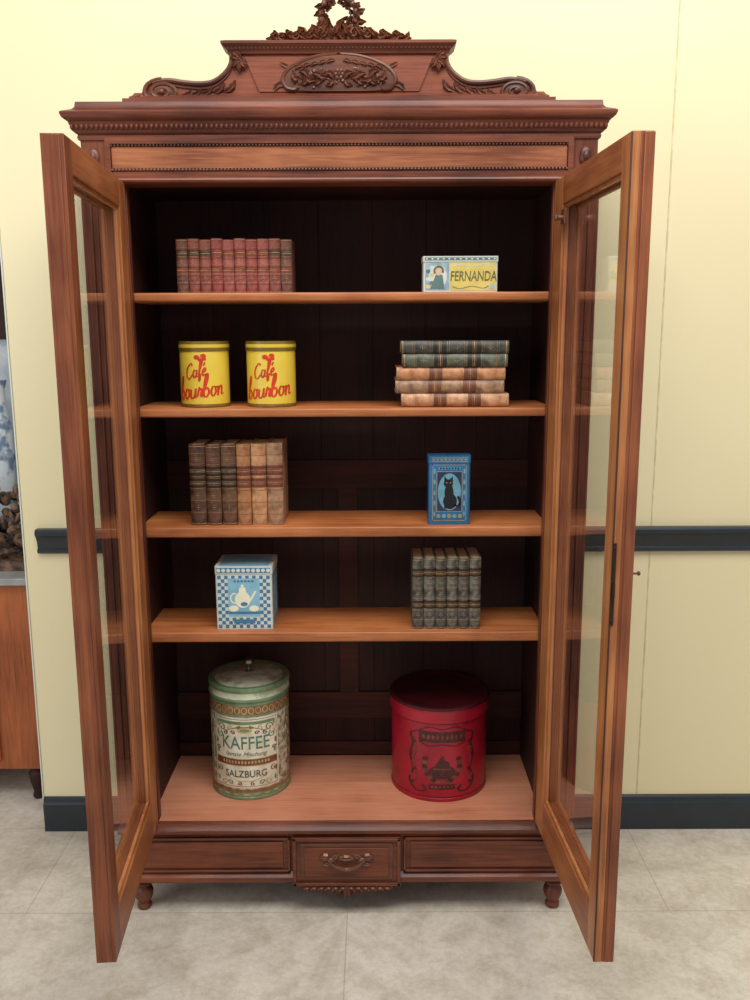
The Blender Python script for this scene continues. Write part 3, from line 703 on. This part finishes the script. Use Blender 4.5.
o=mb.build('square_tin',[white,mbl,lb,ivory],loc=(-0.286,0.068,Z4)); tag(o,'square white and blue tin with chequered border and lid','tin')
mb=MB(); mb.rbox(-W-0.0015,W+0.0015,-0.0015,0.1415,0.163,0.184,0.006,0); fl_=flat(-0.0015)
patch(mb,fl_,-W+0.004,W-0.004,0.166,0.181,0.0006,1,1)
for k in range(11): disc(mb,fl_,-0.07+0.014*k,0.1735,0.0055,0.0055,0.001,0,8)
patch(mb,lambda u,v,o:(u,v,0.184+o),-0.07,0.07,0.01,0.13,0.0006,2,1)
mb.build('lid',[white,mbl,lb],o)
# big coffee canister
R=0.120
cb=paint('canister_print',S(122,106,80),0.42,c2=S(202,192,160),scale=60,thr=(0.40,0.60),detail=5)
crm=paint('cream_print',S(204,196,166),0.42,c2=S(232,226,204),scale=25); grn=paint('sage_green_print',S(112,136,100),0.4,0.2,30); dgrn=paint('faded_green_print',S(92,120,104),0.45,0.35,60)
palg=paint('pale_green_lid',S(160,170,138),0.25,c2=S(214,216,190),scale=22,thr=(0.38,0.55),detail=6)
brz=paint('bronze_print',S(138,98,64),0.42,0.25,60); mar=paint('rust_print',S(122,66,48),0.45,0.3,60); dkb=paint('dark_sepia_print',S(84,74,58),0.45,0.35,70); pgold=paint('pale_gold',S(184,162,112),0.4,0.25,40)
mb=MB(); f=cyl(R)
mb.lathe([(R-0.006,0),(R+0.001,0.001),(R+0.001,0.008),(R,0.009),(R,0.315),(R-0.002,0.318)],n=64,mats=[3,3,3,0,0,0])
CU=2*pi*R
patch(mb,f,-CU/2,CU/2,0.010,0.024,0.0005,3,60); patch(mb,f,-CU/2,CU/2,0.024,0.034,0.0005,5,60); patch(mb,f,-CU/2,CU/2,0.272,0.300,0.0005,5,60); patch(mb,f,-CU/2,CU/2,0.300,0.313,0.0005,3,60)
patch(mb,f,-CU/2,CU/2,0.266,0.272,0.0007,3,60)
for k in range(36):
    u=-CU/2+k*CU/36; ring(mb,f,u,0.286,0.009,0.011,0.0025,0.0009,8,12)
for k in range(24):
    u=-CU/2+k*CU/24; disc(mb,f,u,0.018,0.010,0.003,0.0009,8,6)
random.seed(11)
for cu in (0,CU/2):
    patch(mb,f,cu-0.106,cu+0.106,0.038,0.264,0.0006,2,18)
    patch(mb,f,cu-0.101,cu+0.101,0.043,0.259,0.0008,5,18)
    patch(mb,f,cu-0.099,cu+0.099,0.045,0.257,0.0010,2,18)
    patch(mb,f,cu-0.090,cu+0.090,0.242,0.252,0.0012,3,16)
    for s in (-1,1):
        for (bx,bz,r0,m_,q) in ((0.074,0.228,0.014,5,0),(0.048,0.231,0.009,8,1),(0.084,0.205,0.012,3,2),(0.090,0.160,0.007,6,0),(0.086,0.094,0.010,5,1),(0.072,0.056,0.011,8,2),(0.048,0.055,0.009,3,0),(0.020,0.053,0.007,5,1),(0.020,0.234,0.006,5,2),(0.062,0.214,0.008,7,1),(0.036,0.216,0.007,6,0)):
            stroke(mb,f,[(cu+s*(bx+r0*(1-i/14)*math.cos(q+i*0.62)),bz+r0*(1-i/14)*math.sin(q+i*0.62)) for i in range(13)],0.0036,0.0013,m_,3)
        for k in range(7): disc(mb,f,cu+s*(0.093+0.003*math.sin(k*2)),0.062+0.030*k,0.004,0.009,0.0012,(3,5,8)[k%3],8)
    ring(mb,f,cu,0.202,0.070,0.034,0.003,0.0013,5,24,0.3,pi-0.3)
    disc(mb,f,cu,0.224,0.022,0.009,0.0014,8,12); disc(mb,f,cu,0.224,0.015,0.005,0.0016,3,12)
    text(mb,f,'KAFFEE',cu,0.182,0.058,0.0016,4,0,0,0.80,0.0004)
    text(mb,f,'feinste Mischung',cu,0.148,0.019,0.0016,7,0.4,0,1.0,0.0)
    patch(mb,f,cu-0.099,cu+0.099,0.112,0.133,0.0014,6,18); patch(mb,f,cu-0.099,cu+0.099,0.1105,0.1125,0.0017,8,18); patch(mb,f,cu-0.099,cu+0.099,0.132,0.134,0.0017,8,18)
    for k in range(15): disc(mb,f,cu-0.070+0.010*k,0.1225,0.003,0.005,0.0018,8,8)
    text(mb,f,'SALZBURG',cu,0.084,0.031,0.0018,7,0,0,0.86,0.0003)
    ring(mb,f,cu,0.104,0.08,0.044,0.002,0.0012,8,24,pi+0.5,2*pi-0.5)
for s in (-1,1):
    cu=s*CU/4
    for k in range(7):
        v=0.055+k*0.031
        ring(mb,f,cu-0.02,v,0.018,0.013,0.004,0.0009,5,14); ring(mb,f,cu+0.02,v+0.012,0.018,0.013,0.004,0.0009,3,14); disc(mb,f,cu,v+0.006,0.008,0.007,0.0011,6,8)
o=mb.build('coffee_canister',[cb,grn,crm,grn,dgrn,brz,mar,dkb,pgold],loc=(-0.304,0.233,ZC+0.0005)); tag(o,'large round cream and green coffee canister with domed lid','canister')
mb=MB()
mb.lathe([(R+0.002,0.310),(R+0.004,0.313),(R+0.004,0.318),(R+0.002,0.321),(R+0.002,0.340),(R+0.004,0.343),(R+0.004,0.350),(R+0.001,0.356),(0.112,0.357),(0.104,0.353),(0.05,0.361),(0.02,0.365),(0.001,0.366)],n=64,mats=[1,1,1,0,1,1,1,1,1,0,0,0,0])
ld=mb.build('lid',[palg,grn,dgrn],o)
mb=MB(); mb.lathe([(0.012,0.3665),(0.006,0.370),(0.006,0.382),(0.012,0.387),(0.016,0.394),(0.014,0.402),(0.007,0.407),(0.001,0.408)],n=24); mb.build('knob',[paint('steel_knob',S(150,146,130),0.3,metal=0.9)],ld)
# red canister
R=0.147; rd=paint('red_enamel',S(156,22,42),0.3,0.22,7); rdk=paint('dark_red_lid',S(62,12,20),0.35,0.2,10); dk=paint('dark_umber_print',S(70,26,26),0.45,0.35,60); dg=paint('dull_gold_print',S(116,56,42),0.45,0.35,60)
mb=MB(); f=cyl(R); CU=2*pi*R
mb.lathe([(R-0.008,0),(R+0.0015,0.001),(R+0.0015,0.010),(R,0.011),(R,0.255),(R-0.002,0.257)],n=72,mats=[0,0,0,0,0,0])
patch(mb,f,-CU/2,CU/2,0.014,0.016,0.0006,1,64); patch(mb,f,-CU/2,CU/2,0.248,0.250,0.0006,1,64)
for cu in (0,CU/2):
    patch(mb,f,cu-0.072,cu+0.072,0.190,0.224,0.0008,1,14)
    for k in range(9): disc(mb,f,cu-0.056+0.014*k,0.207,0.0040,0.007,0.0012,2,8)
    stroke(mb,f,[(cu-0.072,0.224),(cu-0.04,0.238),(cu,0.232),(cu+0.04,0.238),(cu+0.072,0.224)],0.005,0.0009,1)
    stroke(mb,f,[(cu-0.072,0.190),(cu-0.04,0.178),(cu,0.184),(cu+0.04,0.178),(cu+0.072,0.190)],0.005,0.0009,1)
    for s in (-1,1):
        stroke(mb,f,[(cu+s*a,b) for a,b in ((0.074,0.222),(0.100,0.210),(0.092,0.180),(0.102,0.140),(0.090,0.100),(0.104,0.060),(0.080,0.030),(0.050,0.036),(0.060,0.052))],0.006,0.0009,1)
        stroke(mb,f,[(cu+s*a,b) for a,b in ((0.088,0.200),(0.080,0.160),(0.092,0.120),(0.078,0.080),(0.088,0.050))],0.003,0.0011,2)
        for k in range(7): disc(mb,f,cu+s*(0.092+0.008*math.sin(k*2)),0.055+0.022*k,0.007,0.005,0.0011,2 if k%2 else 1,8)
    for s in (-1,1):
        for k in range(8):
            a=-pi/2+s*(0.25+k*0.24); disc(mb,f,cu+0.054*math.cos(a),0.118+0.054*math.sin(a),0.009,0.007,0.0011,1 if k%2 else 2,8)
    disc(mb,f,cu,0.096,0.040,0.022,0.0011,1)
    patch(mb,f,cu-0.026,cu+0.026,0.104,0.108,0.0014,2,4)
    poly(mb,f,[(cu-0.024,0.108),(cu-0.010,0.108),(cu+0.012,0.108),(cu+0.024,0.108),(cu+0.020,0.128),(cu+0.006,0.134),(cu+0.002,0.150),(cu-0.006,0.140),(cu-0.014,0.128)],0.0013,1)
    patch(mb,f,cu-0.040,cu+0.040,0.040,0.056,0.0009,1,8)
    for k in range(6): disc(mb,f,cu-0.030+0.012*k,0.048,0.004,0.004,0.0012,2,6)
o=mb.build('red_canister',[rd,dk,dg],loc=(0.283,0.245,ZC+0.0005)); tag(o,'large round red canister with dark stencilled emblem','canister')
mb=MB(); mb.lathe([(R+0.002,0.250),(R+0.005,0.252),(R+0.005,0.280),(R+0.006,0.290),(R+0.008,0.293),(R+0.007,0.299),(R-0.002,0.300),(R-0.012,0.294),(0.09,0.297),(0.001,0.300)],n=72,mats=[0,0,0,1,1,1,1,1,1,1]); mb.build('lid',[rd,rdk],o)

# ================================================================= SIDE CABINET IN THE NEXT ROOM
sx0,sx1=-1.95,-1.106; sy0,sy1=0.64,1.04
mb=MB(); mb.box(sx0,sx1,sy0,sy1,0.13,0.825,0)
for a,b in ((sx0+0.04,(sx0+sx1)/2-0.01),((sx0+sx1)/2+0.01,sx1-0.16)):
    mb.box(a,b,sy0-0.012,sy0,0.17,0.78,0); mb.box(a+0.05,b-0.05,sy0-0.016,sy0-0.012,0.22,0.73,0)
sc=mb.build('side_cabinet',[wood_side],bevel=0.003); tag(sc,'low red-brown wooden cabinet with pale marble top','cabinet')
mb=MB(); mb.box(sx0-0.015,sx1+0.008,sy0-0.03,sy1,0.826,0.852,0); mb.build('marble_top',[paint('grey_marble',S(156,154,150),0.25,0.15,9)],sc,bevel=0.004)
for x in (sx0+0.045,sx1-0.052):
    for y in (sy0+0.035,sy1-0.04):
        mb=MB(); mb.lathe([(0.014,0.001),(0.02,0.01),(0.016,0.03),(0.026,0.07),(0.03,0.1),(0.022,0.115),(0.028,0.129)],cx=x,cy=y,n=18); mb.build('leg',[wood_dark],sc)
mb=MB(); random.seed(3)
for k in range(150):
    x=-1.52+0.41*random.random(); t=random.random(); z=0.885+0.30*t*(1-0.25*random.random())
    mb.ell((x,0.78+0.12*(random.random()-0.5),z),(0.010+0.018*random.random(),0.018,0.012+0.028*random.random()),0,7,5,rot=random.random()*3)
mb.box(-1.53,-1.14,0.71,0.85,0.853,0.890,0)
o=mb.build('carved_ornament',[paint('dark_brown_carving',S(40,28,22),0.6,c2=S(134,100,76),scale=34,bump=0.6)]); tag(o,'knobbly dark brown carved ornament on marble','ornament')
vw=paint('blue_white_porcelain',S(116,138,166),0.25,c2=S(218,224,228),scale=20,thr=(0.40,0.50))
for xx,hh in ((-1.30,0.66),(-1.20,0.58)):
    mb=MB(); mb.lathe([(0.030,0.0),(0.036,0.01),(0.030,0.06),(0.034,0.2*hh/0.7),(0.042,0.40*hh/0.7),(0.040,0.50*hh/0.7),(0.022,0.60*hh/0.7),(0.020,0.66*hh/0.7),(0.030,hh)],n=28)
    o=mb.build('porcelain_vase',[vw],loc=(xx,0.95,0.8535)); tag(o,'tall slim blue and white porcelain vase','vase','vases on the marble top')
mb=MB(); px0,px1=-1.95,-1.17
mb.box(px0,px1,1.08,1.11,0.85,1.95,1); 
for a,b,c,d in ((px0,px1,1.66,1.95),(px0,px1,0.862,0.92),(px0,px0+0.06,0.862,1.95),(px1-0.03,px1,0.862,1.95)): mb.box(a,b,1.05,1.08,c,d,0)
mb.prism_xz([(px0,1.95),(px1,1.95),(px1-0.02,2.15),((px0+px1)/2,2.24),(px0+0.1,2.15)],1.06,1.10,0)
mb.box(px0,px1,1.08,1.11,0.0005,0.85,0)  # dark panel down to the floor, added as shadow beneath the side cabinet
o=mb.build('standing_mirror',[wood_dark,paint('painted_reflection_glass',S(158,164,172),0.2,c2=S(212,216,218),scale=5,thr=(0.38,0.62))]); tag(o,'dark-framed mirror with painted pale blue reflections behind the cabinet, dark shade panel added below','mirror')  # mirror reflections are painted into the glass colour with noise

# ================================================================= LIGHT
wd=bpy.data.worlds.new('world'); bpy.context.scene.world=wd; wd.use_nodes=True
bg=wd.node_tree.nodes['Background']; bg.inputs[0].default_value=(0.95,0.97,1.0,1); bg.inputs[1].default_value=0.40
def area(name,loc,target,sx,sy,e,col):
    l=bpy.data.lights.new(name,'AREA'); l.shape='RECTANGLE'; l.size=sx; l.size_y=sy; l.energy=e; l.color=col
    o=bpy.data.objects.new(name,l); C.objects.link(o); o.location=loc
    o.rotation_euler=(Vector(target)-Vector(loc)).to_track_quat('-Z','Y').to_euler(); return o
area('ceiling_light',(0.4,-1.7,4.2),(0.15,0.2,0.6),3.4,1.6,142,(1.0,0.985,0.95))
area('window_light',(-3.0,-2.0,2.0),(0,0,0.7),2.0,2.0,26,(0.88,0.97,1.0))
# camera
cam=bpy.data.cameras.new('camera'); co=bpy.data.objects.new('camera',cam); C.objects.link(co)
co.matrix_world=Matrix.Translation((0.086,-2.387,1.69)) @ Matrix.Rotation(math.radians(90-10.7),4,'X') @ Matrix.Rotation(math.radians(-0.22),4,'Z')
cam.sensor_fit='VERTICAL'; cam.sensor_height=24; cam.lens=21.6; cam.clip_start=0.05
bpy.context.scene.camera=co
bpy.context.scene.view_settings.view_transform='Standard'
